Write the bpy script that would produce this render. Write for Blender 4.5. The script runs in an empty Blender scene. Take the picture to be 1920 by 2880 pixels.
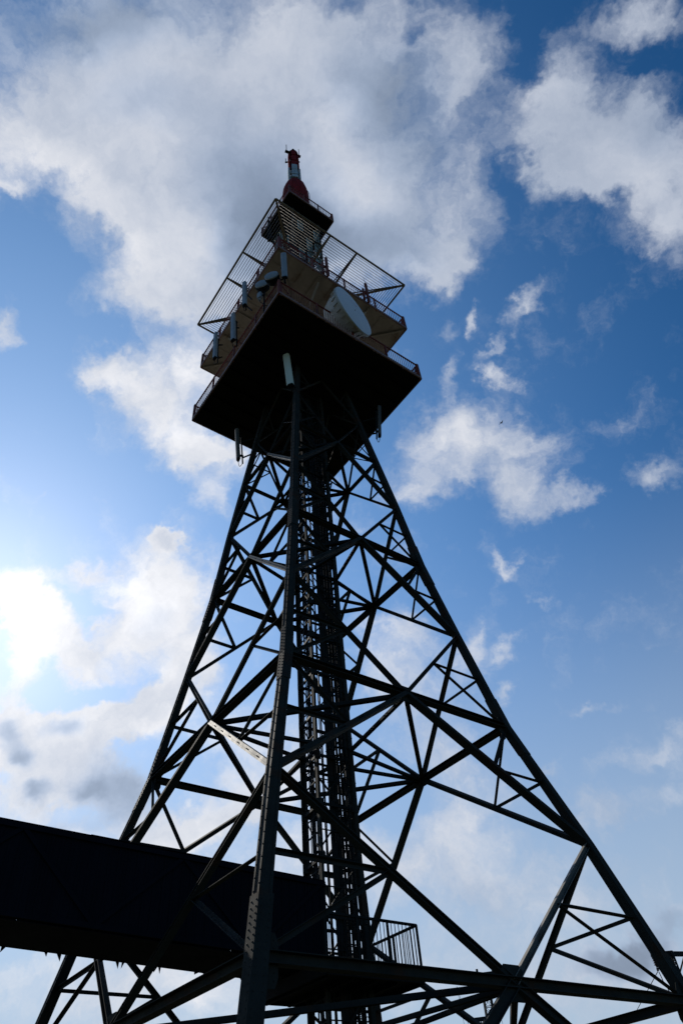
import bpy, math, random
from mathutils import Vector, Matrix, Euler
random.seed(7)
SC = bpy.context.scene
COL = SC.collection

# ------------------------------------------------------------------ scale: survey units -> metres
S = 0.52          # metres per survey unit
ZG = 21.5         # ground lies this many units below level A
def P(x, y, z):
    return Vector((x * S, y * S, (z + ZG) * S))

# ------------------------------------------------------------------ camera
cd = bpy.data.cameras.new('camera'); cam = bpy.data.objects.new('camera', cd); COL.objects.link(cam)
cd.sensor_fit = 'VERTICAL'; cd.sensor_height = 36.0; cd.lens = 1958.2181 / 2880 * 36.0
cd.clip_start = 0.1; cd.clip_end = 9000
right = Vector((0.98366161, 0.16590538, -0.06989458)); up = Vector((0.16716255, -0.69759195, 0.69672244)); fwd = Vector((-0.0668321, 0.69702287, 0.71392758))
up = -Vector((-0.16716255, 0.69759195, -0.69672244))
cam.matrix_world = Matrix.Translation(P(5.710648, -36.317954, -18.388690)) @ Matrix((right, up, -fwd)).transposed().to_4x4()
SC.camera = cam

# ------------------------------------------------------------------ light and exposure
SUN = Vector((-0.5524, 0.6277, 0.5484)).normalized()
sl = bpy.data.lights.new('sun', 'SUN'); sl.energy = 4.5; sl.angle = math.radians(0.53); sl.color = (1.0, 0.93, 0.82)
so = bpy.data.objects.new('sun', sl); COL.objects.link(so)
so.rotation_euler = SUN.to_track_quat('Z', 'Y').to_euler()
SC.view_settings.view_transform = 'Standard'; SC.view_settings.look = 'None'
SC.view_settings.exposure = 0.0; SC.cycles.max_bounces = 4; SC.cycles.diffuse_bounces = 3; SC.cycles.glossy_bounces = 2; SC.view_settings.gamma = 1.0

# ------------------------------------------------------------------ sky: Nishita with broken cloud
# every cloud: direction it hangs in (x,y,z), its long axis (x,y,z), half length, half width, density
CLOUDS = [
(-0.2625,0.1421,0.9544,0.9669,0.2066,0.1496,0.1635,0.0848,1.05),(-0.0994,0.1769,0.9792,0.9843,0.1745,-0.0272,0.1872,0.1066,1.05),
(0.0868,0.1969,0.9766,0.9738,0.1444,-0.1759,0.1177,0.0673,0.85),(0.1758,0.2231,0.9588,0.9632,0.1291,-0.2358,0.0559,0.0587,0.75),
(-0.321,0.215,0.9224,0.8293,0.5503,0.0975,0.116,0.0554,1.2),(-0.182,0.2737,0.9444,0.8688,0.4903,-0.0696,0.1793,0.1012,1.2),
(-0.0157,0.2839,0.9587,0.982,0.1537,-0.1098,0.154,0.1297,1.2),(0.0919,0.3445,0.9343,0.9728,0.1187,-0.1988,0.1108,0.1178,1.0),
(-0.2651,0.3259,0.9075,0.5228,0.8313,-0.1885,0.0777,0.0558,1.2),(-0.1073,0.3797,0.9189,0.9831,0.1783,-0.0412,0.1511,0.0894,1.2),
(0.0413,0.4066,0.9127,0.9369,0.2693,-0.2229,0.1105,0.0611,0.95),(-0.1799,0.4297,0.8849,0.9758,0.2168,0.0297,0.1121,0.0574,1.2),
(-0.2712,0.3997,0.8756,0.9563,0.263,0.1276,0.0852,0.0335,0.9),(-0.2565,0.4912,0.8324,0.9637,0.2563,0.0744,0.1187,0.0591,1.2),
(-0.3516,0.4596,0.8155,0.8013,0.598,-0.0201,0.0465,0.026,1.0),(-0.2827,0.5438,0.7902,0.7318,0.6376,-0.2408,0.1008,0.048,1.2),
(-0.223,0.5968,0.7708,0.9652,0.2576,0.0443,0.0548,0.0368,1.0),(-0.234,0.6417,0.7304,0.7443,0.5929,-0.3075,0.0366,0.0276,0.8),
(0.2035,0.3159,0.9267,0.9551,0.0976,-0.2799,0.0683,0.1332,0.45),(0.1773,0.4134,0.8931,0.9617,0.0801,-0.2622,0.0611,0.0599,0.45),
(-0.057,0.4205,0.9055,0.9836,0.1682,-0.0651,0.0885,0.0452,0.5),(0.3352,0.3235,0.8849,0.8667,0.1964,-0.4585,0.1033,0.0657,1.15),
(0.3021,0.3344,0.8927,0.926,0.0611,-0.3725,0.0647,0.0639,1.0),(0.2806,0.2706,0.9209,0.8915,0.2663,-0.3665,0.0306,0.0586,0.95),
(0.3794,0.3656,0.85,0.8918,0.0167,-0.4521,0.0796,0.0639,1.15),(0.2955,0.3705,0.8806,0.928,0.0486,-0.3694,0.066,0.0301,1.1),
(0.3911,0.4192,0.8193,0.8959,-0.0076,-0.4443,0.0337,0.0354,0.9),(0.3562,0.205,0.9117,0.908,0.1002,-0.4067,0.0537,0.0245,1.1),
(0.3268,0.2335,0.9158,0.9238,0.098,-0.3701,0.0282,0.0257,0.35),(0.3533,0.2609,0.8984,0.9136,0.0814,-0.3985,0.0281,0.0131,-0.5),
(0.15,0.2281,0.962,0.9344,0.2763,-0.2247,0.0261,0.0496,-0.35),(0.0604,0.1673,0.9841,0.9817,0.1603,-0.103,0.0305,0.0211,-0.35),
(-0.1403,0.139,0.9803,0.9774,0.1915,0.0898,0.0449,0.0169,-0.3),(0.23,0.3701,0.9001,0.9539,0.0809,-0.289,0.0215,0.0623,-0.35),
(0.1322,0.2039,0.97,0.9743,0.1452,-0.1725,0.018,0.0152,-0.7),(0.2489,0.2286,0.9412,0.9492,0.1163,-0.2924,0.0247,0.0487,-0.3),
(0.1227,0.4425,0.8883,0.9358,-0.3517,0.0225,0.0415,0.0344,1.1),(0.2245,0.4978,0.8377,0.8425,0.3254,-0.4294,0.0172,0.0332,0.95),
(0.2343,0.5055,0.8304,0.9698,-0.1187,-0.213,0.0193,0.0085,0.5),(0.1623,0.5038,0.8484,0.9693,0.0713,-0.2353,0.0128,0.0201,0.9),
(0.1192,0.5025,0.8563,0.9755,0.0917,-0.1999,0.0177,0.0173,0.6),(0.1775,0.5713,0.8013,0.7527,0.4343,-0.4949,0.0298,0.0127,0.75),
(0.1773,0.537,0.8247,0.8874,-0.4521,0.09,0.0225,0.0083,0.6),(0.1207,0.5628,0.8177,0.9758,0.0755,-0.2051,0.0149,0.0389,0.75),
(0.1297,0.641,0.7565,0.9485,0.0819,-0.3059,0.1117,0.0519,1.25),(0.0541,0.6824,0.729,0.9964,-0.0613,-0.0584,0.0611,0.0341,1.0),
(0.1752,0.7011,0.6913,0.9651,-0.021,-0.2611,0.0523,0.0455,1.2),(0.2346,0.7079,0.6662,0.9481,-0.316,-0.036,0.0506,0.0166,0.85),
(0.3422,0.6778,0.6507,0.928,-0.2018,-0.3132,0.046,0.0217,1.0),(0.146,0.7708,0.6201,0.4045,0.5144,-0.7561,0.0266,0.012,0.75),
(0.1724,0.796,0.5803,0.6207,0.3593,-0.6969,0.0228,0.0084,0.45),(0.0005,0.817,0.5766,0.9465,0.1628,-0.2786,0.0544,0.0302,1.05),
(-0.0166,0.852,0.5233,0.9889,0.0578,-0.1369,0.0777,0.0523,0.95),(0.0865,0.8317,0.5485,0.9837,0.0039,-0.1799,0.0207,0.0354,0.95),
(0.1132,0.8681,0.4833,0.9822,-0.0334,-0.185,0.0143,0.0182,0.85),(0.1281,0.8363,0.5332,0.9789,-0.0335,-0.2017,0.0203,0.0164,0.7),
(0.0126,0.8885,0.4587,0.9885,0.0117,-0.1506,0.0924,0.05,0.85),(0.0515,0.918,0.3932,0.9875,-0.0283,-0.1552,0.0723,0.0575,0.75),
(-0.0142,0.9461,0.3235,0.9977,-0.0657,0.0152,0.1428,0.0579,1.0),(-0.072,0.921,0.3828,0.9902,0.0994,-0.0977,0.0344,0.0314,-0.3),
(0.1922,0.9222,0.3356,0.976,-0.2142,-0.04,0.0468,0.0291,0.95),(0.099,0.9585,0.2674,0.9834,-0.1772,-0.0403,0.1665,0.0495,0.8),
(0.2541,0.9133,0.3184,0.9503,-0.3109,0.016,0.0747,0.0186,0.6),(0.2733,0.8839,0.3796,0.9147,-0.3801,0.1373,0.0677,0.0174,0.6),
(0.1573,0.9092,0.3855,0.9764,-0.1032,-0.1898,0.0268,0.0126,0.8),(0.2272,0.8692,0.4392,0.9703,-0.2273,-0.0827,0.0269,0.0096,0.5),
(0.1348,0.8931,0.4292,0.98,-0.0674,-0.187,0.0166,0.0109,0.5),(0.1801,0.9637,0.197,0.9771,-0.2127,0.0012,0.0576,0.0246,1.2),
(0.2358,0.9466,0.2198,0.9621,-0.2155,-0.1669,0.0276,0.0175,0.8),(-0.3385,0.7132,0.6139,0.9405,0.3333,0.0669,0.0793,0.1046,2.025),
(-0.3147,0.6607,0.6815,0.8946,0.4453,-0.0381,0.0265,0.0189,1.2),(-0.4096,0.6519,0.6382,0.8205,-0.069,0.5675,0.0377,0.0196,1.05),
(-0.4676,0.6822,0.5621,0.8124,0.577,-0.0844,0.0675,0.0425,1.8),(-0.4869,0.6391,0.5954,0.8717,0.4563,0.1785,0.053,0.0437,1.8),
(-0.4146,0.7224,0.5534,0.7992,0.5712,-0.1871,0.0445,0.0368,1.05),(-0.4235,0.6814,0.597,0.8992,0.4161,0.1352,0.0331,0.0172,-0.6),
(-0.4665,0.7014,0.5389,0.876,0.4612,0.141,0.0185,0.0194,-0.7),(-0.4234,0.7472,0.5123,0.9088,0.4083,0.0856,0.0719,0.0194,-0.6),
(-0.3087,0.7869,0.5343,0.9066,0.4067,-0.1123,0.0396,0.0754,1.2),(-0.5045,0.695,0.5123,0.8579,0.4912,0.1507,0.0285,0.036,1.2),
(-0.4365,0.7599,0.4816,0.9138,0.4004,0.0682,0.1236,0.0332,1.875),(-0.3528,0.7921,0.4982,0.9456,0.1991,0.2572,0.0956,0.0381,1.35),
(-0.5075,0.7322,0.4542,0.8631,0.4917,0.1156,0.051,0.0404,1.65),(-0.4672,0.7763,0.4232,0.8586,0.5054,-0.0855,0.0899,0.0417,1.95),
(-0.4274,0.7841,0.45,0.8951,0.2377,0.3772,0.0528,0.0246,1.5),(-0.4006,0.8274,0.3935,0.92,0.3906,0.0307,0.0665,0.0617,1.425),
(-0.4955,0.779,0.3843,0.8754,0.4781,0.0716,0.0677,0.0275,1.5),(-0.4816,0.809,0.3369,0.8542,0.5082,-0.1099,0.0745,0.0306,1.35),
(-0.2959,0.8778,0.3768,0.9022,0.0616,0.4269,0.104,0.0332,1.725),(-0.3722,0.8575,0.3551,0.9318,0.3628,0.0072,0.0664,0.0276,0.9),
(-0.2229,0.8614,0.4564,0.975,0.2178,-0.0432,0.099,0.0551,0.9),(-0.3238,0.8443,0.427,0.9456,0.3254,0.0074,0.0566,0.0266,-0.3),
(-0.4369,0.372,0.819,0.5029,0.8539,-0.1344,0.0243,0.0298,1.1),(-0.3829,0.2404,0.892,0.8653,0.4419,0.2366,0.028,0.0124,0.7),
(-0.3115,0.6597,0.6839,0.9399,0.3289,0.0915,0.0265,0.0136,0.9),(-0.4385,0.5571,0.7052,0.8856,0.411,0.2165,0.0133,0.0081,0.4),
(-0.1808,0.9273,0.3278,0.9855,0.1523,-0.0746,0.1227,0.0766,0.85),(-0.3837,0.899,0.211,0.9562,0.2907,0.0335,0.1969,0.06,1.125),
(-0.0881,0.9741,0.2081,0.9947,0.0274,-0.0993,0.1632,0.0545,0.75),(0.1335,0.976,0.1723,0.9728,-0.1875,-0.1362,0.1534,0.0564,0.75),
]
SHADES = [
(-0.2401,0.1101,0.9645,0.9698,0.1973,0.1435,0.1454,0.0417,0.8),(-0.2081,0.2025,0.9569,0.931,0.3577,0.0732,0.1024,0.0432,0.35),
(-0.0722,0.3316,0.9407,0.8749,0.4607,-0.1493,0.1016,0.0762,0.8),(-0.1372,0.4038,0.9045,0.978,0.2077,0.0201,0.0643,0.0449,0.35),
(0.0803,0.2397,0.9675,0.9766,0.1436,-0.1604,0.0846,0.0516,0.5),(0.1089,0.3039,0.9465,0.9741,0.1296,-0.1853,0.0599,0.0758,0.5),
(-0.0733,0.3867,0.9193,0.9833,0.1761,-0.0464,0.0932,0.0611,0.6),(0.0519,0.4133,0.9091,0.9794,0.1261,-0.1578,0.081,0.05,0.6),
(-0.4005,0.8248,0.3991,0.9192,0.3925,0.0333,0.0622,0.0604,0.7),(-0.4979,0.75,0.4355,0.8621,0.4953,0.1066,0.0226,0.018,0.8),
(-0.5093,0.7255,0.4628,0.8542,0.5039,0.1285,0.02,0.0234,0.6),(-0.4467,0.7582,0.4749,0.8906,0.4451,0.0935,0.0319,0.0161,0.6),
(-0.4858,0.7788,0.3969,0.8704,0.4856,0.0808,0.0251,0.0175,0.7),(-0.4298,0.809,0.4011,0.898,0.4364,0.056,0.021,0.0153,0.4),
(0.1795,0.9642,0.195,0.9772,-0.2121,0.0019,0.0575,0.0245,1.1),(0.2344,0.9479,0.2158,0.9626,-0.215,-0.165,0.0275,0.0175,0.6),
(0.3797,0.3177,0.8688,0.8977,0.0453,-0.4383,0.0512,0.0372,0.35),(0.2592,0.3913,0.883,0.9403,0.0548,-0.336,0.063,0.0311,0.2),
(-0.2973,0.8538,0.4274,0.9552,0.296,-0.0072,0.0686,0.0477,0.5),(-0.3377,0.7263,0.5988,0.9332,0.3512,0.0759,0.0291,0.0236,0.25),
(-0.4819,0.8052,0.3457,0.8806,0.4712,0.0508,0.0549,0.0191,0.5),]
CORES = [
(0.0336,0.2595,0.9651,0.982,0.1559,-0.107,0.0596,0.0434,0.8),(0.0349,0.3458,0.9377,0.9404,0.2881,-0.1806,0.0738,0.0367,0.55),
(-0.3074,0.2606,0.9152,0.722,0.6918,-0.0082,0.0985,0.0317,0.7),(-0.2546,0.3638,0.896,0.5264,0.8214,-0.2197,0.064,0.0285,0.5),
(-0.2565,0.4912,0.8324,0.9619,0.2609,0.082,0.1007,0.0413,0.6),(-0.3404,0.4788,0.8093,0.8058,0.591,-0.0382,0.0444,0.0234,0.5),
(-0.2728,0.552,0.788,0.7315,0.6385,-0.2392,0.0712,0.0302,0.5),(0.3572,0.3603,0.8618,0.9041,0.0301,-0.4263,0.0672,0.0342,0.5),
(0.3305,0.3276,0.8851,0.9166,0.0556,-0.3959,0.0584,0.0286,0.25),(0.1179,0.6404,0.7589,0.973,0.0355,-0.2282,0.0715,0.0306,0.6),
(0.1789,0.7096,0.6815,0.9667,-0.0193,-0.255,0.0291,0.0273,0.5),(-0.5037,0.6541,0.5643,0.8691,0.4657,0.1665,0.0783,0.0709,1.0),
(-0.3485,0.6944,0.6295,0.9354,0.3437,0.0828,0.0703,0.0591,0.7),(-0.3268,0.7598,0.5621,0.9431,0.3294,0.0456,0.0646,0.0971,0.6),
(-0.4114,0.7751,0.4795,0.9221,0.3829,0.0557,0.1117,0.0271,0.5),(-0.2729,0.1314,0.953,0.947,0.2174,0.2363,0.0094,0.0067,0.5),
(-0.296,0.8827,0.3649,0.927,0.1175,0.3562,0.0814,0.0212,0.4),]

world = bpy.data.worlds.new('World'); SC.world = world; world.use_nodes = True
NT = world.node_tree; NT.nodes.clear(); LK = NT.links
def N(t, **kw):
    n = NT.nodes.new(t)
    for k, v in kw.items(): setattr(n, k, v)
    return n
def put(sock, v):
    if isinstance(v, bpy.types.NodeSocket): LK.new(v, sock)
    else: sock.default_value = v
def mth(op, a, b=0.0, c=0.0, clamp=False):
    n = N('ShaderNodeMath', operation=op, use_clamp=clamp)
    put(n.inputs[0], a); put(n.inputs[1], b); put(n.inputs[2], c)
    return n.outputs[0]
def vmth(op, a, b=(0, 0, 0), s=1.0):
    n = N('ShaderNodeVectorMath', operation=op)
    put(n.inputs[0], a); put(n.inputs[1], b)
    if op == 'SCALE': put(n.inputs['Scale'], s)
    return n.outputs['Value'] if op in ('DOT_PRODUCT', 'LENGTH', 'DISTANCE') else n.outputs['Vector']
def smooth(v, a, b, lo=0.0, hi=1.0):
    n = N('ShaderNodeMapRange', interpolation_type='SMOOTHSTEP')
    put(n.inputs['Value'], v); n.inputs['From Min'].default_value = a; n.inputs['From Max'].default_value = b
    n.inputs['To Min'].default_value = lo; n.inputs['To Max'].default_value = hi
    return n.outputs['Result']
def mixc(f, a, b):
    n = N('ShaderNodeMix', data_type='RGBA'); put(n.inputs['Factor'], f)
    for i, v in ((6, a), (7, b)):
        if isinstance(v, tuple): n.inputs[i].default_value = (*v, 1)
        else: LK.new(v, n.inputs[i])
    return n.outputs[2]
def noise(vec, scale, detail, rough=0.55, dist=0.0):
    n = N('ShaderNodeTexNoise'); put(n.inputs['Vector'], vec)
    n.inputs['Scale'].default_value = scale; n.inputs['Detail'].default_value = detail
    n.inputs['Roughness'].default_value = rough; n.inputs['Distortion'].default_value = dist
    return n.outputs['Fac'], n.outputs['Color']
tc = N('ShaderNodeTexCoord'); DIR = tc.outputs['Generated']
w1 = noise(DIR, 5.0, 3, 0.55)[1]; w2 = noise(DIR, 15.0, 4, 0.6)[1]; w3 = noise(DIR, 52.0, 4, 0.65)[1]
H3 = (.5, .5, .5)
wl = vmth('SCALE', vmth('SUBTRACT', w1, H3), s=0.08)
wv = vmth('ADD', vmth('ADD', wl, vmth('SCALE', vmth('SUBTRACT', w2, H3), s=0.085)), vmth('SCALE', vmth('SUBTRACT', w3, H3), s=0.030))
WD = vmth('ADD', DIR, wv)
WS = vmth('ADD', DIR, vmth('ADD', wl, vmth('SCALE', vmth('SUBTRACT', w2, H3), s=0.06)))
def chain(acc, vec):
    # keeps the evaluation sequential, so that only one cloud is held in memory at a time
    n = N('ShaderNodeVectorMath', operation='MULTIPLY_ADD'); LK.new(acc, n.inputs[0]); n.inputs[1].default_value = (1e-9, 1e-9, 1e-9); LK.new(vec, n.inputs[2])
    return n.outputs['Vector']
def field(table, vec, grow=1.0):
    acc = None; src = vec
    for k, (x, y, z, ux, uy, uz, ru, rv, s) in enumerate(table):
        if k and k % 14 == 0: src = chain(acc, vec)
        d = Vector((x, y, z)).normalized(); u = Vector((ux, uy, uz)); u = (u - d * u.dot(d)).normalized(); v = d.cross(u)
        m = N('ShaderNodeMapping', vector_type='TEXTURE')
        LK.new(src, m.inputs['Vector'])
        m.inputs['Location'].default_value = d
        m.inputs['Rotation'].default_value = Matrix((u, v, d)).transposed().to_euler()
        m.inputs['Scale'].default_value = (ru * grow, rv * grow, 0.9)
        l = vmth('LENGTH', m.outputs['Vector'])
        f = smooth(l, 0.0, 1.45, s, 0.0)
        acc = f if acc is None else mth('ADD', acc, f)
    return acc
dens = field(CLOUDS, WD); shade = field(SHADES, chain(dens, WS)); core = field(CORES, chain(shade, WS))
fb = noise(WD, 6.0, 6, 0.62)[0]; fb2 = noise(WD, 20.0, 5, 0.58)[0]
dsum = mth('ADD', dens, mth('ADD', mth('MULTIPLY_ADD', fb, 1.5, -0.75), mth('MULTIPLY_ADD', fb2, 1.3, -0.65)))
opac = mth('MULTIPLY', smooth(dsum, 0.0, 1.5), 0.93)
sd = mth('MAXIMUM', vmth('DOT_PRODUCT', DIR, tuple(SUN)), 0.0)
aur = mth('POWER', sd, 22.0); aur2 = mth('POWER', sd, 3.0); aur3 = mth('POWER', sd, 90.0)
sky = N('ShaderNodeTexSky', sky_type='NISHITA', sun_disc=False)
sky.sun_elevation = math.asin(SUN.z); sky.sun_rotation = math.atan2(SUN.x, SUN.y)
sky.altitude = 500; sky.air_density = 1.0; sky.dust_density = 0.35; sky.ozone_density = 2.5
gm = N('ShaderNodeGamma'); gm.inputs['Gamma'].default_value = 1.0; LK.new(sky.outputs[0], gm.inputs['Color'])
hs = N('ShaderNodeHueSaturation'); hs.inputs['Saturation'].default_value = 1.34; hs.inputs['Value'].default_value = 1.10; hs.inputs['Hue'].default_value = 0.502
LK.new(gm.outputs[0], hs.inputs['Color'])
sc1 = N('ShaderNodeVectorMath', operation='SCALE'); sc1.inputs[0].default_value = (1.9, 2.8, 3.5); LK.new(mth('POWER', sd, 4.5), sc1.inputs['Scale'])
dk = N('ShaderNodeVectorMath', operation='SCALE'); LK.new(hs.outputs[0], dk.inputs[0]); LK.new(smooth(sd, 0.2, 0.85, 0.84, 1.08), dk.inputs['Scale'])
skyb = vmth('ADD', dk.outputs[0], sc1.outputs[0])
sep = N('ShaderNodeSeparateXYZ'); LK.new(DIR, sep.inputs[0])
skyc = mixc(mth('MULTIPLY', mth('MULTIPLY', smooth(sep.outputs['Z'], 0.72, 0.12), 0.85), smooth(sd, 0.10, 0.6)), skyb, (4.3, 5.3, 6.5))     # pale haze towards the horizon
# cloud brightness (radiance before the background strength of 0.1)
lum = mth('ADD', mth('MULTIPLY_ADD', aur2, 2.4, 4.9), mth('MULTIPLY', aur, 1.2))
tex = mth('ADD', mth('MULTIPLY_ADD', fb, 1.1, 0.45), mth('MULTIPLY', mth('SUBTRACT', fb2, 0.5), 0.22))
edge = smooth(dsum, 0.9, 3.0, 1.08, 0.92)
lum = mth('MULTIPLY', mth('MULTIPLY', lum, tex), edge)
lum = mth('MULTIPLY', lum, mth('SUBTRACT', 1.0, mth('MULTIPLY', smooth(shade, 0.0, 1.0), 0.50)))
lum = mth('MULTIPLY', lum, mth('MULTIPLY_ADD', smooth(core, 0.0, 1.2), 0.38, 1.0))
tint = mixc(smooth(lum, 1.5, 9.5), (0.74, 0.94, 1.30), (1.0, 1.0, 1.03))
tint = mixc(mth('MULTIPLY', smooth(shade, 0.0, 0.9), 0.8), tint, (0.78, 0.97, 1.30))
cc = N('ShaderNodeVectorMath', operation='SCALE'); LK.new(tint, cc.inputs[0]); LK.new(lum, cc.inputs['Scale'])
mixed = mixc(opac, skyc, cc.outputs[0])
glow = N('ShaderNodeVectorMath', operation='SCALE'); glow.inputs[0].default_value = (1.0, 0.97, 0.92); LK.new(mth('MULTIPLY_ADD', aur3, 1.2, mth('MULTIPLY', aur, 0.35)), glow.inputs['Scale'])
fin = vmth('ADD', mixed, glow.outputs[0])
bg = N('ShaderNodeBackground'); LK.new(fin, bg.inputs['Color']); bg.inputs['Strength'].default_value = 0.1
wo = N('ShaderNodeOutputWorld'); LK.new(bg.outputs[0], wo.inputs['Surface'])
world.cycles.sampling_method = 'MANUAL'; world.cycles.sample_map_resolution = 512

# ------------------------------------------------------------------ materials
def mat(name, col, rough=0.5, metal=0.0, col2=None, scale=3.0, amount=0.6, bump=0.0, spec=0.5, streak=False, rust=None):
    m = bpy.data.materials.new(name); m.use_nodes = True; t = m.node_tree; n = t.nodes; b = n['Principled BSDF']
    b.inputs['Roughness'].default_value = rough; b.inputs['Metallic'].default_value = metal
    b.inputs['Specular IOR Level'].default_value = spec
    c = n.new('ShaderNodeTexCoord'); mp = n.new('ShaderNodeMapping'); t.links.new(c.outputs['Object'], mp.inputs['Vector'])
    if streak: mp.inputs['Scale'].default_value = (1, 1, 0.18)
    nz = n.new('ShaderNodeTexNoise'); nz.inputs['Scale'].default_value = scale; nz.inputs['Detail'].default_value = 8; nz.inputs['Roughness'].default_value = 0.62
    t.links.new(mp.outputs[0], nz.inputs['Vector'])
    rp = n.new('ShaderNodeMapRange'); rp.inputs['From Min'].default_value = 0.38; rp.inputs['From Max'].default_value = 0.68; t.links.new(nz.outputs['Fac'], rp.inputs['Value'])
    mx = n.new('ShaderNodeMix'); mx.data_type = 'RGBA'
    mu = n.new('ShaderNodeMath'); mu.operation = 'MULTIPLY'; mu.inputs[1].default_value = amount; t.links.new(rp.outputs[0], mu.inputs[0]); t.links.new(mu.outputs[0], mx.inputs[0])
    mx.inputs[6].default_value = (*col, 1); mx.inputs[7].default_value = (*(col2 or tuple(x * 0.55 for x in col)), 1)
    out = mx.outputs[2]
    if rust:
        n2 = n.new('ShaderNodeTexNoise'); n2.inputs['Scale'].default_value = scale * 0.8; n2.inputs['Detail'].default_value = 10; t.links.new(c.outputs['Object'], n2.inputs['Vector'])
        r2 = n.new('ShaderNodeMapRange'); r2.inputs['From Min'].default_value = 0.56; r2.inputs['From Max'].default_value = 0.66; t.links.new(n2.outputs['Fac'], r2.inputs['Value'])
        m2 = n.new('ShaderNodeMix'); m2.data_type = 'RGBA'; t.links.new(r2.outputs[0], m2.inputs[0]); t.links.new(out, m2.inputs[6]); m2.inputs[7].default_value = (*rust, 1)
        out = m2.outputs[2]
    t.links.new(out, b.inputs['Base Color'])
    rr = n.new('ShaderNodeMapRange'); rr.inputs['To Min'].default_value = max(0, rough - 0.12); rr.inputs['To Max'].default_value = min(1, rough + 0.18); t.links.new(nz.outputs['Fac'], rr.inputs['Value']); t.links.new(rr.outputs[0], b.inputs['Roughness'])
    if bump:
        bp = n.new('ShaderNodeBump'); bp.inputs['Strength'].default_value = bump; bp.inputs['Distance'].default_value = 0.02; t.links.new(nz.outputs['Fac'], bp.inputs['Height']); t.links.new(bp.outputs[0], b.inputs['Normal'])
    return m
M = dict(
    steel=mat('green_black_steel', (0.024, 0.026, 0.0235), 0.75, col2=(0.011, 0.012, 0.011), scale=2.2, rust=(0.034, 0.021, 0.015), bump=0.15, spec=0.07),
    sunlit=mat('sunlit_steel', (0.12, 0.108, 0.09), 0.6, col2=(0.045, 0.043, 0.037), scale=2.6, rust=(0.06, 0.04, 0.025), bump=0.2, spec=0.2),  # paler brace steel, sunlight painted into the base colour
    core=mat('grimy_steel', (0.012, 0.015, 0.015), 0.6, scale=3, rust=(0.018, 0.013, 0.011), spec=0.06),
    cable=mat('black_cable', (0.012, 0.012, 0.013), 0.6, scale=6, spec=0.06),
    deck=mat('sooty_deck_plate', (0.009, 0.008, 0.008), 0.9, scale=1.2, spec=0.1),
    red=mat('rusty_red_steel', (0.15, 0.032, 0.022), 0.75, col2=(0.06, 0.02, 0.015), scale=5, rust=(0.05, 0.025, 0.016), spec=0.3),
    soffit=mat('cream_soffit_paint', (0.30, 0.255, 0.215), 0.75, col2=(0.18, 0.155, 0.125), scale=1.1, amount=0.8, rust=(0.16, 0.11, 0.075), spec=0.2),
    olive=mat('weathered_ochre_steel', (0.15, 0.125, 0.085), 0.6, col2=(0.075, 0.06, 0.042), scale=4, rust=(0.09, 0.05, 0.03), spec=0.2),
    wire=mat('galvanised_wire', (0.17, 0.155, 0.135), 0.5, metal=0.2, scale=5, spec=0.3),
    grey=mat('grey_fibreglass', (0.23, 0.255, 0.28), 0.55, col2=(0.17, 0.19, 0.205), scale=2.0, amount=0.5, spec=0.3),
    dgrey=mat('dark_grey_fibreglass', (0.075, 0.075, 0.07), 0.6, scale=2.5, streak=True, spec=0.2),  # darker, streaked grey for the two panels hung below the platform
    cream=mat('aged_white_fibreglass', (0.52, 0.58, 0.51), 0.55, col2=(0.40, 0.45, 0.38), scale=3, streak=True),
    dish=mat('pale_grey_radome_skin', (0.50, 0.52, 0.57), 0.6, col2=(0.42, 0.44, 0.48), scale=0.9, amount=0.5),
    drum=mat('white_dish_drum', (0.42, 0.42, 0.40), 0.6, col2=(0.27, 0.26, 0.225), scale=2.5, streak=True, rust=(0.30, 0.20, 0.13)),
    logo=mat('red_print', (0.55, 0.05, 0.07), 0.5, scale=8, amount=0.3),
    mred=mat('mast_red_paint', (0.19, 0.013, 0.011), 0.8, col2=(0.07, 0.008, 0.007), scale=2.5, streak=True, spec=0.1),
    mwhite=mat('mast_white_panel', (0.38, 0.43, 0.45), 0.6, col2=(0.16, 0.19, 0.20), scale=3, streak=True),
    edge=mat('rust_brown_edge_steel', (0.21, 0.125, 0.105), 0.6, col2=(0.10, 0.05, 0.04), scale=5, spec=0.2),
    dip=mat('pale_green_dipole_panel', (0.27, 0.32, 0.29), 0.6, col2=(0.10, 0.125, 0.11), scale=3),
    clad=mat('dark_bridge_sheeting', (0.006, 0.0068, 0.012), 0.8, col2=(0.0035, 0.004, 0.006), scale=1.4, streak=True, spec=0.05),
    pylon=mat('dull_pylon_steel', (0.022, 0.023, 0.024), 0.8, scale=4, spec=0.1),
    insul=mat('brown_porcelain', (0.05, 0.02, 0.012), 0.25, scale=5),
    conc=mat('concrete', (0.32, 0.31, 0.29), 0.85, scale=3, bump=0.4),
    grass=mat('dry_grass', (0.030, 0.038, 0.018), 0.95, col2=(0.042, 0.040, 0.024), scale=0.6, bump=0.6, spec=0.2),
    bird=mat('dark_plumage', (0.02, 0.018, 0.017), 0.8),
)

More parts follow.
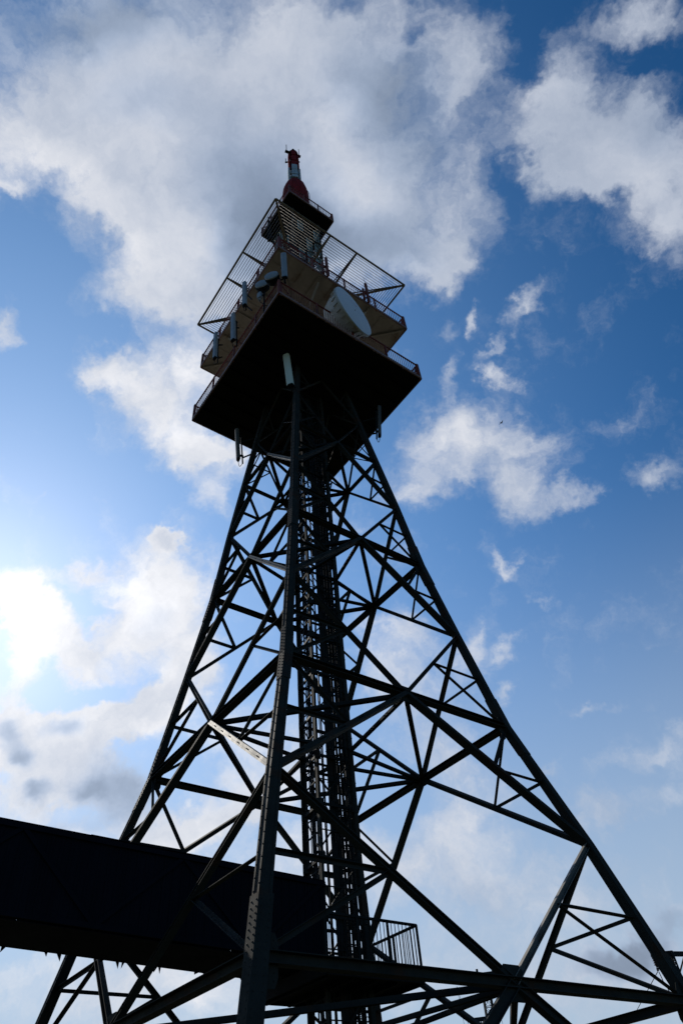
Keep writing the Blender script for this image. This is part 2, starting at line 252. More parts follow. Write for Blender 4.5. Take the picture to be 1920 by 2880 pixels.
# ------------------------------------------------------------------ mesh builder
class MB:
    def __init__(s): s.v = []; s.f = []
    def add(s, vs, fs):
        o = len(s.v); s.v += [tuple(x) for x in vs]; s.f += [tuple(i + o for i in f) for f in fs]; return s
    def prism(s, prof, p, q, upv, prof2=None, ext=0.0):
        p = Vector(p); q = Vector(q); d = (q - p).normalized(); p = p - d * ext; q = q + d * ext
        y = Vector(upv); y = y - d * y.dot(d)
        if y.length < 1e-5: y = Vector((1, 0, 0)) - d * d.x
        y.normalize(); x = y.cross(d); n = len(prof); pr2 = prof2 or prof
        vs = [p + x * a + y * b for a, b in prof] + [q + x * a + y * b for a, b in pr2]
        fs = [(i, (i + 1) % n, n + (i + 1) % n, n + i) for i in range(n)] + [tuple(range(n - 1, -1, -1)), tuple(range(n, 2 * n))]
        return s.add(vs, fs)
    def bar(s, p, q, w, h=None, upv=(0, 0, 1), w2=None, h2=None, ext=0.0):
        h = h or w
        r = lambda a, b: [(-a / 2, -b / 2), (a / 2, -b / 2), (a / 2, b / 2), (-a / 2, b / 2)]
        return s.prism(r(w, h), p, q, upv, r(w2, h2 or w2) if w2 else None, ext)
    def ibar(s, p, q, b, h, t, upv, ext=0.0):
        t2 = t * 0.7
        pr = [(-b/2, -h/2), (b/2, -h/2), (b/2, -h/2 + t), (t2/2, -h/2 + t), (t2/2, h/2 - t), (b/2, h/2 - t), (b/2, h/2), (-b/2, h/2), (-b/2, h/2 - t), (-t2/2, h/2 - t), (-t2/2, -h/2 + t), (-b/2, -h/2 + t)]
        return s.prism(pr, p, q, upv, None, ext)
    def lbar(s, p, q, a, t, upv, ext=0.0):
        pr = [(-a/2, -a/2), (a/2, -a/2), (a/2, -a/2 + t), (-a/2 + t, -a/2 + t), (-a/2 + t, a/2), (-a/2, a/2)]
        return s.prism(pr, p, q, upv, None, ext)
    def tube(s, p, q, r, n=8, r2=None, upv=(0, 0, 1)):
        c = lambda rr: [(rr * math.cos(2 * math.pi * i / n), rr * math.sin(2 * math.pi * i / n)) for i in range(n)]
        return s.prism(c(r), p, q, upv, c(r2 if r2 is not None else r))
    def path(s, pts, r, n=6):
        for a, b in zip(pts[:-1], pts[1:]): s.tube(a, b, r, n)
        return s
    def box(s, c, sx, sy, sz, ax=None):
        ax = ax or (Vector((1, 0, 0)), Vector((0, 1, 0)), Vector((0, 0, 1))); c = Vector(c)
        vs = [c + ax[0] * (i * sx / 2) + ax[1] * (j * sy / 2) + ax[2] * (k * sz / 2) for i in (-1, 1) for j in (-1, 1) for k in (-1, 1)]
        return s.add(vs, [(0, 1, 3, 2), (4, 6, 7, 5), (0, 4, 5, 1), (2, 3, 7, 6), (0, 2, 6, 4), (1, 5, 7, 3)])
    def plate(s, pts, nrm, t):
        nrm = Vector(nrm).normalized(); n = len(pts)
        vs = [Vector(p) + nrm * t / 2 for p in pts] + [Vector(p) - nrm * t / 2 for p in pts]
        return s.add(vs, [tuple(range(n)), tuple(range(2 * n - 1, n - 1, -1))] + [(i, n + i, n + (i + 1) % n, (i + 1) % n) for i in range(n)])
    def rivet(s, p, nrm, a, r):
        b = Vector(nrm).cross(a)
        ring = [Vector(p) + a * (r * math.cos(k * math.pi / 3)) + b * (r * math.sin(k * math.pi / 3)) for k in range(6)]
        top = [Vector(p) + Vector(nrm) * r * 0.5 + (q - Vector(p)) * 0.5 for q in ring]
        return s.add(ring + top, [(i, (i + 1) % 6, 6 + (i + 1) % 6, 6 + i) for i in range(6)] + [tuple(range(6, 12))])
    def lathe(s, prof, o, axis, n=32):
        axis = Vector(axis).normalized(); a = axis.orthogonal().normalized(); b = axis.cross(a); o = Vector(o)
        vs = []; fs = []
        for (r, h) in prof:
            for i in range(n):
                t = 2 * math.pi * i / n; vs.append(o + axis * h + a * (r * math.cos(t)) + b * (r * math.sin(t)))
        for k in range(len(prof) - 1):
            for i in range(n): fs.append((k * n + i, k * n + (i + 1) % n, (k + 1) * n + (i + 1) % n, (k + 1) * n + i))
        fs.append(tuple(range(n - 1, -1, -1))); fs.append(tuple((len(prof) - 1) * n + i for i in range(n)))
        return s.add(vs, fs)
    def build(s, name, m, parent=None, smooth=False, bevel=0.0, **props):
        me = bpy.data.meshes.new(name); me.from_pydata(s.v, [], s.f)
        import bmesh
        bm = bmesh.new(); bm.from_mesh(me); bmesh.ops.recalc_face_normals(bm, faces=bm.faces); bm.to_mesh(me); bm.free()
        me.materials.append(M[m])
        if smooth:
            for p in me.polygons: p.use_smooth = True
            me.set_sharp_from_angle(angle=math.radians(40))
        o = bpy.data.objects.new(name, me); COL.objects.link(o)
        if parent: o.parent = parent; o.matrix_parent_inverse = chain_inv(parent)
        if bevel:
            b = o.modifiers.new('bevel', 'BEVEL'); b.width = bevel; b.segments = 2
        for k, v in props.items(): o[k] = v
        return o
def chain_inv(o):
    m = Matrix.Translation(o.location)
    while o.parent: o = o.parent; m = Matrix.Translation(o.location) @ m
    return m.inverted()
def thing(name, label, cat, loc=(0, 0, 0), group=None):
    o = bpy.data.objects.new(name, None); COL.objects.link(o); o.location = loc; o['label'] = label; o['category'] = cat
    if group: o['group'] = group
    return o
def tag(o, label, cat, group=None):
    o['label'] = label; o['category'] = cat
    if group: o['group'] = group
    return o
UP = Vector((0, 0, 1))

# ------------------------------------------------------------------ ground
g = MB(); R = 4000; seg = 40
gv = []; gf = []
xs = [math.copysign(abs(t) ** 2.6, t) * R for t in [i / 20 - 1 for i in range(41)]]
for y in xs:
    for x in xs: gv.append((x, y, 0.0 if abs(x) < 60 and abs(y) < 60 else 0.6 * math.sin(x * 0.013) * math.cos(y * 0.017) - 0.6))
for j in range(40):
    for i in range(40): gf.append((j * 41 + i, j * 41 + i + 1, (j + 1) * 41 + i + 1, (j + 1) * 41 + i))
g.add(gv, gf); go = g.build('ground', 'grass'); go['kind'] = 'structure'

# ------------------------------------------------------------------ lattice tower
tower = thing('lattice_tower', 'tall dark steel lattice tower with square railed platforms and a red and white mast', 'tower')
LV = {'G': (-21.5, 17.3), 'B': (-12.982, 14.488), 'AB': (-6.496, 12.392), 'A': (0.0, 10.0), 'CA': (6.304, 8.512), 'C': (12.367, 7.164),
      'DC': (18.133, 6.28), 'D': (23.697, 5.333), 'PD': (28.9, 4.45), 'P': (33.7, 3.63), 'Q': (42.75, 2.85), 'T': (71.8, 2.7)}
LW = {'G': .245, 'B': .235, 'AB': .225, 'A': .20, 'CA': .205, 'C': .21, 'DC': .21, 'D': .205, 'PD': .20, 'P': .19, 'Q': .16, 'T': .15}
ORDER = ['G', 'B', 'AB', 'A', 'CA', 'C', 'DC', 'D', 'PD', 'P', 'Q', 'T']
CD = [(0, -1), (1, 0), (0, 1), (-1, 0)]          # near, right, far, left corner
FN = [Vector((1, -1, 0)).normalized(), Vector((1, 1, 0)).normalized(), Vector((-1, 1, 0)).normalized(), Vector((-1, -1, 0)).normalized()]
def node(l, i):
    z, a = LV[l]; i %= 4
    sh = 0.12 * max(0, (z - 42.75)) / 29.05 * 1.6 if z > 42.75 else 0
    return P(CD[i][0] * a + sh, CD[i][1] * a, z)
def mid(l, f): return (node(l, f) + node(l, f + 1)) / 2
def jit(n): return n * random.uniform(-0.004, 0.004)

# legs: riveted box sections with kinks, splice plates and angle covers
for i in range(4):
    fa = [FN[i], FN[(i - 1) % 4]]                # the two outward face normals of this leg
    ex, ey = fa
    mb = MB(); ring = []
    for l in ORDER:
        c = node(l, i); h = LW[l] / 2
        for sx, sy in ((1, 1), (1, -1), (-1, -1), (-1, 1)): ring.append(c + ex * h * sx + ey * h * sy)
    fs = []
    for k in range(len(ORDER) - 1):
        for j in range(4): fs.append((k * 4 + j, k * 4 + (j + 1) % 4, k * 4 + 4 + (j + 1) % 4, k * 4 + 4 + j))
    fs += [(0, 1, 2, 3), tuple(len(ring) - 4 + j for j in (3, 2, 1, 0))]
    mb.add(ring, fs)
    for k in range(len(ORDER) - 3):              # angle flanges standing proud of the box, with rivet rows
        a, b = node(ORDER[k], i), node(ORDER[k + 1], i); d = (b - a).normalized(); L = (b - a).length
        wa, wb = LW[ORDER[k]], LW[ORDER[k + 1]]
        for s1 in (1, -1):
            for (nx, ox) in ((ex, ey), (ey, ex)):
                # flange strips near both edges of each face
                for s2 in (1, -1):
                    ca = a + nx * s1 * (wa / 2) + ox * s2 * wa * 0.36; cb = b + nx * s1 * (wb / 2) + ox * s2 * wb * 0.36
                    mb.bar(ca, cb, wa * 0.22, 0.016, nx, wb * 0.22, 0.016)
        n = int(L / 0.23)
        for q in range(n):
            t = (q + 0.5) / n; c = a.lerp(b, t); w = wa + (wb - wa) * t
            for (nx, ox) in ((ex, ey), (ey, ex)):
                for s2 in (1, -1):
                    mb.rivet(c + nx * (w / 2 + 0.008) + ox * s2 * w * 0.34 + d * (0.05 if s2 > 0 else -0.05), nx, d, 0.015)
    leg = mb.build('leg', 'steel', tower)
    for l in ('B', 'A', 'C'):                    # splice covers at the kinks
        k = ORDER.index(l); c = node(l, i); dn = (node(ORDER[k - 1], i) - c).normalized(); du = (node(ORDER[k + 1], i) - c).normalized(); w = LW[l] + 0.04
        sp = MB()
        for dd in (dn, du):
            r4 = []
            for q in (c, c + dd * 0.95):
                for sx, sy in ((1, 1), (1, -1), (-1, -1), (-1, 1)): r4.append(q + ex * w / 2 * sx + ey * w / 2 * sy)
            sp.add(r4, [(j, (j + 1) % 4, 4 + (j + 1) % 4, 4 + j) for j in range(4)] + [(0, 1, 2, 3), (7, 6, 5, 4)])
            for q in range(8):
                for (nx, ox) in ((ex, ey), (ey, ex)):
                    for s2 in (-1, 1): sp.rivet(c + dd * (0.07 + q * 0.11) + nx * w / 2 + ox * s2 * w * 0.28, nx, dd, 0.017)
        sp.build('splice_plate', 'steel', leg)
    fb_ = MB(); c = node('G', i); fb_.box(Vector((c.x, c.y, 0.25)), 1.3, 1.3, 0.7, (ex, ey, UP)); fb_.build('footing', 'conc', tower)

def member(name, p, q, kind, w, h, n, parent=None, up=None, m='steel'):
    mb = MB(); o = jit(n); p = p + o; q = q + o
    d = (q - p).normalized(); inpl = n.cross(d)
    if kind == 'I': mb.ibar(p, q, w, h, 0.016, inpl)
    elif kind == 'L': mb.lbar(p, q, w, 0.011, n if up is None else up)
    elif kind == 'slot':                         # two flats joined by battens, leaving slots
        for s in (-1, 1): mb.bar(p + inpl * s * h * 0.31, q + inpl * s * h * 0.31, h * 0.40, w, n)
        L = (q - p).length; m_ = max(2, int(L / 0.75)); sl = 0.24
        for k in range(m_ + 1):
            a = k * L / m_ + (sl / 2 if k else 0) - 0; b = (k + 1) * L / m_ - (sl / 2)
            if k == m_: break
            mb.bar(p + d * a, p + d * b, h * 0.24, w * 0.97, n)
    if kind == 'slot': mb.bar(p + d * .002, q - d * .002, h * .22, w * .55, n)
    return mb.build(name, m, parent or tower)
def gusset(c, n, d, w, h, off, parent=None, cut=0.28):
    """plate in a tower face, w along d, h across; off = distance in front of the face plane"""
    d = d.normalized(); e = n.cross(d)
    pts = [(-w/2, -h/2 + h*cut), (-w/2 + w*cut, -h/2), (w/2 - w*cut, -h/2), (w/2, -h/2 + h*cut), (w/2, h/2 - h*cut), (w/2 - w*cut, h/2), (-w/2 + w*cut, h/2), (-w/2, h/2 - h*cut)]
    mb = MB(); mb.plate([c + n * off + d * a + e * b for a, b in pts], n, 0.014)
    for a in (-.36, -.22, .22, .36):
        for b in (-.25, .25): mb.rivet(c + n * (off + 0.007) + d * a * w + e * b * h, n, d, 0.018)
    return mb
def fnorm(f, l0, l1):
    a = mid(l1, f) - mid(l0, f); t = (node(l0, f + 1) - node(l0, f)).normalized(); n = t.cross(a).normalized()
    return n if n.dot(FN[f]) > 0 else -n

PANELS = [('B', 'AB', 'A'), ('A', 'CA', 'C'), ('C', 'DC', 'D'), ('D', 'PD', 'P')]
for f in range(4):
    for l in ('B', 'A', 'C', 'D'):
        n = FN[f]; p, q = node(l, f), node(l, f + 1)
        hb = member('horizontal_beam', p, q, 'I', {'B': .21, 'A': .22, 'C': .2, 'D': .13}[l], {'B': .175, 'A': .135, 'C': .125, 'D': .10}[l], n)
        d = q - p; gs = {'B': .72, 'A': .56, 'C': .5, 'D': .36}[l]
        gusset(mid(l, f) + n * .003, n, d, gs * .75, gs * 0.8, 0, None, .14).build('gusset_plate', 'steel', hb)
        for s, pt in ((1, p), (-1, q)): gusset(pt + d.normalized() * s * gs * 0.30 - UP * .03 + n * .004, n, UP, gs * 1.0, gs * 0.42, 0, None, .2).build('gusset_plate', 'steel', hb)
    for (lo, hf, hi) in PANELS:
        for s in (0, 1):
            c = f + s
            H = node(hf, c); ml = mid(lo, f); mh = mid(hi, f); nu = fnorm(f, hf, hi); nl = fnorm(f, lo, hf)
            wu = {'A': .115, 'C': .105, 'D': .10, 'P': .06}[hi]; wl = {'B': .125, 'A': .11, 'C': .105, 'D': .06}[lo]; du = {'A': .21, 'C': .2, 'D': .17, 'P': .07}[hi]
            fm = 'sunlit' if (f == 3 and s == 1 and lo != 'D') else 'steel'; fl_ = 'sunlit' if (f == 0 and s == 1 and lo == 'B') else 'steel'  # braces that catch the sun get the steel with sunlight in its colour
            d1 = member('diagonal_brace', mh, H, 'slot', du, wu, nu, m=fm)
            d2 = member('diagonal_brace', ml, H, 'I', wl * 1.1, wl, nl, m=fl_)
            D = (mh + H) / 2; N_ = node(hi, c); Lp = (H + N_) / 2
            sw = .045 if lo == 'D' else .085; member('short_strut', D, Lp, 'L', sw, 0, nu); member('tie_bar', D, N_, 'L', sw, 0, nu)
            D = (ml + H) / 2; N_ = node(lo, c); Lp = (H + N_) / 2
            member('short_strut', D, Lp, 'L', sw, 0, nl); member('tie_bar', D, N_, 'L', sw, 0, nl)
    for s in (0, 1):
        member('diagonal_brace', mid('B', f), node('G', f + s), 'I', 0.14, 0.2, fnorm(f, 'G', 'B'))
CORE = {0: (-0.22, -1.43), 1: (1.36, 0.0), 2: (0.15, 1.42), 3: (-1.33, 0.1)}
for l in ('B', 'A', 'C', 'D'):
    dz = Vector((0, 0, -0.02))
    for f in range(4):
        member('ring_beam', mid(l, f) + dz, mid(l, f + 1) + dz, 'I', 0.10, 0.13, UP)
        for k in (f, f + 1):
            cx, cy = CORE[k % 4]
            member('core_tie', mid(l, f) + dz * (2 + k % 2), P(cx, cy, LV[l][0]) + dz * 2, 'I', 0.08, 0.10, UP)

# ------------------------------------------------------------------ central riser shaft
ZB0, ZT0 = -21.5, 33.7
shaft = MB()
step = 2.6; nst = int((ZT0 - ZB0) / step)
for k in range(nst + 1):
    z = ZB0 + k * step
    for f in range(4):
        a, b = CORE[f], CORE[(f + 1) % 4]
        n = Vector((b[1] - a[1], -(b[0] - a[0]), 0)).normalized()
        shaft.bar(P(*a, z), P(*b, z), 0.05, 0.07, UP)
        if k < nst:
            p, q = (a, b) if k % 2 else (b, a)
            shaft.bar(P(*p, z), P(*q, z + step), 0.045, 0.012, n)
            m0 = ((a[0] + b[0]) / 2, (a[1] + b[1]) / 2)
            if f in (0, 3): shaft.bar(P(a[0], a[1], z + step / 2), P(b[0], b[1], z + step / 2), 0.025, 0.025, UP)
sh = shaft.build('riser_shaft', 'core', tower)
for f in range(4):
    a = CORE[f]; mb = MB(); h = 0.058
    mb.lbar(P(*a, ZB0), P(*a, ZT0), 0.125, 0.014, Vector((-a[0], -a[1], 0)).normalized().cross(UP) + Vector((-a[0], -a[1], 0)).normalized())
    for k in range(nst):
        mb.box(P(*a, ZB0 + k * step), 0.15, 0.15, 0.22)
        if random.random() < 0.6: mb.bar(P(*a, ZB0 + (k + .5) * step), P(a[0] * 1.1 + .05, a[1] * 1.1, ZB0 + (k + .5) * step + 0.1), 0.02, 0.02)
    mb.build('shaft_post', 'steel', sh)
def lerp2(a, b, t): return (a[0] + (b[0] - a[0]) * t, a[1] + (b[1] - a[1]) * t)
# cable runs strapped inside the left-near face, wide trays inside the right-near and far faces
runs = []
for t, r in ((.12, .010), (.22, .016), (.32, .014), (.40, .026), (.47, .012), (.53, .012), (.60, .032), (.66, .010), (.72, .016), (.86, .022)):
    x, y = lerp2(CORE[3], CORE[0], t); runs.append((x * .9 + random.uniform(-.04, .04), y * .88, r))
for t, r in ((.1, .018), (.34, .024), (.62, .028)):
    x, y = lerp2(CORE[2], CORE[3], t); runs.append((x * .85, y * .85, r))
for t, r in ((.10, .016), (.90, .02)):
    x, y = lerp2(CORE[0], CORE[1], t); runs.append((x * .9, y * .9, r))
for (x, y, r) in runs:
    mb = MB(); pts = []
    k = 0; z = ZB0
    while z < ZT0 + 0.1:
        pts.append(P(x + random.uniform(-.02, .02), y + random.uniform(-.02, .02), z)); z += 2.3
    mb.path(pts, r, 6); mb.build('cable', 'cable', sh)
for (ta, tb, ca, cb, ins) in ((.30, .52, 0, 1, .82), (.60, .80, 0, 1, .45), (.10, .36, 1, 2, .8), (.62, .85, 1, 2, .85)):
    a = lerp2(CORE[ca], CORE[cb], ta); b = lerp2(CORE[ca], CORE[cb], tb); mb = MB()
    a = (a[0] * ins, a[1] * ins); b = (b[0] * ins, b[1] * ins); n = Vector((b[1] - a[1], -(b[0] - a[0]), 0)).normalized()
    for e in (a, b): mb.bar(P(*e, ZB0), P(*e, ZT0), 0.03, 0.07, n)
    z = ZB0
    while z < ZT0 - 1:
        hgt = random.choice((0.9, 1.6, 2.2)); c = lerp2(a, b, .5); wd = math.hypot(b[0] - a[0], b[1] - a[1])
        u = random.choice((1, 1, .8)); mb.bar(P(*c, z), P(*c, z + hgt), 0.01, wd * S * u, n.cross(UP)); z += hgt + random.choice((.25, .35, .5))
    mb.build('cable_tray', 'core', sh)
# caged ladder inside the right half of the shaft
lad = MB(); lc = (0.55, 0.25); z = ZB0
ld = Vector((0.72, 0.70, 0)); lp = [(lc[0] - .36, lc[1] - .3), (lc[0] + .32, lc[1] + .34)]
for e in lp: lad.bar(P(*e, ZB0), P(*e, ZT0), 0.05, 0.02, UP.cross(ld))
while z < ZT0:
    lad.tube(P(*lp[0], z), P(*lp[1], z), 0.014, 6); z += 0.55
lad.build('ladder', 'core', sh)
clips = MB(); z = ZB0 + .4
while z < ZT0:                                      # cable clips and tray rungs across the left-near face
    a_, b_ = lerp2(CORE[3], CORE[0], .06), lerp2(CORE[3], CORE[0], .94); clips.bar(P(a_[0] * .93, a_[1] * .93, z), P(b_[0] * .93, b_[1] * .93, z), .022, .03)
    a_, b_ = lerp2(CORE[0], CORE[1], .56), lerp2(CORE[0], CORE[1], .98); clips.bar(P(a_[0] * .8, a_[1] * .8, z + .3), P(b_[0] * .8, b_[1] * .8, z + .3), .022, .03)
    z += .87
clips.build('cable_clip', 'core', sh)['kind'] = 'stuff'
cage = MB(); z = ZB0 + 4
nn = Vector((0.70, -0.72, 0))
while z < ZT0:
    pts = [P(*lp[0], z) .lerp(P(*lp[1], z), .5) + ld * (0.36 * math.cos(t)) + nn * (0.46 * math.sin(t)) for t in [math.pi * k / 8 for k in range(9)]]
    for a, b in zip(pts[:-1], pts[1:]): cage.bar(a, b, 0.045, 0.008)
    z += 1.75
for t in (math.pi * .2, math.pi * .5, math.pi * .8):
    o = ld * (0.36 * math.cos(t)) + nn * (0.46 * math.sin(t)); c0 = P(*lp[0], ZB0 + 4).lerp(P(*lp[1], ZB0 + 4), .5) + o; c1 = P(*lp[0], ZT0).lerp(P(*lp[1], ZT0), .5) + o
    cage.bar(c0, c1, 0.035, 0.008, nn)
cage.build('ladder_cage', 'core', sh)

# ------------------------------------------------------------------ decks and railings
def corner(a, i, z, sh=0.0): return P(CD[i % 4][0] * a + sh, CD[i % 4][1] * a, z)
def deck(name, a, z0, th, m, holes=(), sh=0.0, edge='edge', joists=True, edge_h=0.17, top='conc'):
    """square sheet with a few rust holes; local axes along the deck's own sides"""
    c = P(sh, 0, 0); e1 = FN[0]; e2 = FN[1]; hw = a * S / math.sqrt(2)
    zb = (z0 + ZG) * S; zt = zb + th
    hs = []
    for (x, y, r) in holes:
        v = Vector((x * S - c.x, y * S, 0)); hs.append((v.dot(e1), v.dot(e2), r))
    cuts = lambda k: sorted(set([-hw, hw] + [h[k] - h[2] for h in hs] + [h[k] + h[2] for h in hs]))
    cu, cv = cuts(0), cuts(1); mb = MB()
    vs = []; fs = []; nu, nv = len(cu), len(cv)
    for zz in (zb, zt):
        for v in cv:
            for u in cu: vs.append(Vector((c.x, 0, zz)) + e1 * u + e2 * v)
    inh = lambda i, j: any(abs((cu[i] + cu[i + 1]) / 2 - h[0]) < h[2] * .99 and abs((cv[j] + cv[j + 1]) / 2 - h[1]) < h[2] * .99 for h in hs)
    o = nu * nv
    for j in range(nv - 1):
        for i in range(nu - 1):
            if inh(i, j): continue
            q = (j * nu + i, j * nu + i + 1, (j + 1) * nu + i + 1, (j + 1) * nu + i); fs.append(q[::-1]); fs.append(tuple(k + o for k in q))
    for i in range(nu - 1):
        fs.append((i, i + 1, o + i + 1, o + i)); k = (nv - 1) * nu + i; fs.append((k, k + 1, o + k + 1, o + k))
    for j in range(nv - 1):
        k = j * nu; fs.append((k, k + nu, o + k + nu, o + k)); k = j * nu + nu - 1; fs.append((k, k + nu, o + k + nu, o + k))
    mb.add(vs, fs)
    d = mb.build(name, m, tower); d.data.materials.append(M[top])
    for p_ in d.data.polygons:
        if p_.normal.z > .9: p_.material_index = 1                # walking surface
    eb = MB()
    for f in range(4):
        p, q = corner(a, f, 0, sh), corner(a, f + 1, 0, sh); p.z = q.z = zb + th / 2 - 0.02
        t = (q - p).normalized()
        eb.bar(p + t * 0.002 * f + FN[f] * 0.03, q + FN[f] * 0.03, 0.055, edge_h, UP)
        for k in range(40):                       # bolts, drips and torn strips along the lower edge
            if random.random() < 0.45: eb.box(p.lerp(q, random.random()) + FN[f] * 0.02 + Vector((0, 0, -edge_h / 2 - 0.02)), random.uniform(.02, .1), .02, random.uniform(.02, .07), (t, FN[f], UP))
    eb.build('edge_beam', edge, d)
    if joists:
        jb = MB(); nj = 9
        for k in range(1, nj):
            u = -hw + 2 * hw * k / nj
            pc = Vector((c.x, 0, zb - 0.062)) + e1 * u
            jb.ibar(pc - e2 * (hw - .06), pc + e2 * (hw - .06), 0.07, 0.12, 0.01, UP)
        jb.build('joist', m, d)
    return d
def railing(a, z, h, bays=4, sh=0.0, bal=0.125, m='red'):
    for f in range(4):
        p, q = corner(a, f, z, sh), corner(a, f + 1, z, sh); t = (q - p).normalized(); L = (q - p).length; n = FN[f]
        mb = MB(); hh = h * S
        mb.bar(p + UP * hh, q + UP * (hh + 0.001 * f), 0.06, 0.05, UP)
        mb.bar(p + UP * hh * 0.12, q + UP * hh * 0.12, 0.03, 0.05, UP)
        k = int(L / bal)
        for i in range(1, k):
            b = p + t * (L * i / k); mb.bar(b + UP * 0.0, b + UP * hh, 0.019, 0.019, n)
        r = mb.build('railing', m, tower)
        for i in range(bays):
            b = p + t * (L * i / bays); pm = MB(); w = 0.11 if i == 0 else 0.07
            pm.bar(b - UP * 0.12, b + UP * (hh + 0.06), w, w, n)
            if i == 0:
                pm.bar(b - UP * .10 + t * 0.10, b + UP * (hh + .02) + t * .10, 0.14, 0.012, n)
                pm.bar(b + UP * 0.05 + t * .75, b + UP * hh * .9 + t * .05, 0.04, 0.03, n)
            pm.build('rail_post', m, r)
PH = [(-7.36, .13, .014), (-5.74, -2.08, .009), (-6.06, -1.74, .009), (-5.82, 2.52, .013), (-5.92, 3.15, .012), (6.11, -.1, .008)]
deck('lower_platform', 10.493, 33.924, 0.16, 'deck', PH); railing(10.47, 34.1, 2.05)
qd = deck('upper_platform', 10.384, 42.754, 0.14, 'soffit', joists=False); railing(10.36, 42.95, 2.05)
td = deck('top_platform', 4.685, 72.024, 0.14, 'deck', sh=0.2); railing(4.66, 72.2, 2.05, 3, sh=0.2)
# ribs and sheet joints under the cream soffit of the upper platform
rb = MB(); zr = 42.754
for i in range(4):
    rb.ibar(P(CD[i][0] * 3, CD[i][1] * 3, zr - .2), P(CD[i][0] * 10.1, CD[i][1] * 10.1, zr - .16), .10, .13, .012, UP)
for f in range(4):
    A0, A1 = corner(10.1, f, zr - .14), corner(10.1, f + 1, zr - .14); n = FN[f]
    for t in (.3, .5, .7):
        o = A0.lerp(A1, t); rb.ibar(o, o - n * 2.6, .08, .12, .01, UP)
    for t in (.08, .19, .41, .6, .81, .92):
        o = A0.lerp(A1, t) + UP * 0.055; rb.bar(o, o - n * min(2.4, 6 * min(t, 1 - t)), .03, .02, UP)
rb.build('soffit_rib', 'soffit', qd)
st = MB()
for f in range(4):                                # raking struts from the legs out to the soffit
    for s in (0, 1):
        i = f + s; c0 = P(CD[i % 4][0] * 3.3, CD[i % 4][1] * 3.3, 39.0); A0, A1 = corner(9.6, f, 42.3), corner(9.6, f + 1, 42.3)
        st.lbar(c0, A0.lerp(A1, .3 if s == 0 else .7), .09, .012, UP)
st.build('raking_strut', 'soffit', qd)
cb = MB(); cb.box(P(0, 0, 38.3), 1.9, 1.9, 4.3, (FN[0], FN[1], UP)); cb.build('equipment_cabin', 'soffit', tower, bevel=0.02)

# ------------------------------------------------------------------ horizontal wire screen between upper and top platform
ZW = 51.608; AW = 11.441
fr = MB()
for f in range(4):
    p, q = corner(AW, f, ZW), corner(AW, f + 1, ZW); fr.tube(p, q, 0.055, 8)
    for s in (-1, 1): pass
screen = fr.build('wire_screen_frame', 'olive', tower)
def arm(outer, inner, w0, w1):
    mb = MB(); d = (inner - outer).normalized(); sd_ = d.cross(UP)
    mb.bar(outer, inner - UP * 0.16, .07, w0, UP, .10, w1)
    for s in (-1, 1): mb.bar(outer + sd_ * s * .02, inner + sd_ * s * .13 + UP * .12, .05, .05, UP)
    L = (inner - outer).length; k = int(L / .7)
    for j in range(1, k):
        t = j / k; c = outer.lerp(inner, t); mb.bar(c - sd_ * .13 * t + UP * .12 * t, c + sd_ * .13 * t + UP * .12 * t, .03, .03)
        mb.bar(c + UP * .12 * t, c - UP * .16 * t, .03, .03, d)
    mb.build('screen_arm', 'olive', screen)
for f in range(4):
    A0, A1 = corner(AW, f, ZW), corner(AW, f + 1, ZW); n = FN[f]; L = (A1 - A0).length
    arm(A0, corner(2.8, f, ZW), .09, .2)
    for t in (.40, .605):
        o = A0.lerp(A1, t); arm(o, o - n * (8.09 - 1.9) * S, .09, .18)
    wm = MB()
    for k in range(1, 19):
        off = k * 0.255; a = AW - off * math.sqrt(2)
        p, q = corner(a, f, ZW + .07), corner(a, f + 1, ZW + .07); wm.tube(p, q, 0.014, 5)
    wm.build('screen_wire', 'wire', screen)

# ------------------------------------------------------------------ slim lattice section with pale dipole panels
sl_ = MB(); z = 43.0; k = 0
while z < 70.5:
    for f in range(4):
        a, b = corner(2.75, f, z, .1), corner(2.75, f + 1, z, .1); c, d_ = corner(2.75, f, z + 2.3, .1), corner(2.75, f + 1, z + 2.3, .1)
        sl_.bar(a, b, .06, .06); sl_.bar(a, d_, .045, .02, FN[f]); sl_.bar(b, c, .045, .02, FN[f])
    z += 2.3
lat = sl_.build('upper_lattice', 'core', tower)
mb = MB(); mb.box(P(.1, 0, 57.2), 1.35, 1.35, 28.4 * S, (FN[0], FN[1], UP)); mb.build('inner_duct', 'core', lat)
for f in (0, 3, 1, 2):
    n = FN[f]; A0, A1 = corner(2.75, f, 0, .1), corner(2.75, f + 1, 0, .1); t = (A1 - A0).normalized()
    for r in range(6):
        for cidx in (0, 1, 2):
            if random.random() < .25: continue
            z = 47.0 + r * 3.9; c = A0.lerp(A1, .2 + .3 * cidx) + n * .22; c.z = (z + ZG) * S
            mb = MB(); hh = random.choice((1.25, 1.5, 1.6)); ww = .34
            for s in (-1, 1): mb.bar(c + t * s * ww / 2 - UP * hh / 2, c + t * s * ww / 2 + UP * hh / 2, .05, .03, n)
            for q in range(5): mb.bar(c + t * -ww / 2 + UP * (q / 4 - .5) * hh, c + t * ww / 2 + UP * (q / 4 - .5) * hh, .05, .02, n)
            mb.plate([c - n * .06 - t * ww * .32 - UP * hh * .46, c - n * .06 + t * ww * .32 - UP * hh * .46, c - n * .06 + t * ww * .32 + UP * hh * .46, c - n * .06 - t * ww * .32 + UP * hh * .46], n, .012)
            for q in (-.25, .25):
                mb.tube(c + UP * q * hh, c + UP * q * hh + n * .18, .018, 6); mb.tube(c + UP * q * hh + n * .18 - t * .16, c + UP * q * hh + n * .18 + t * .16, .014, 6)
            mb.build('dipole_panel', 'dip', lat)

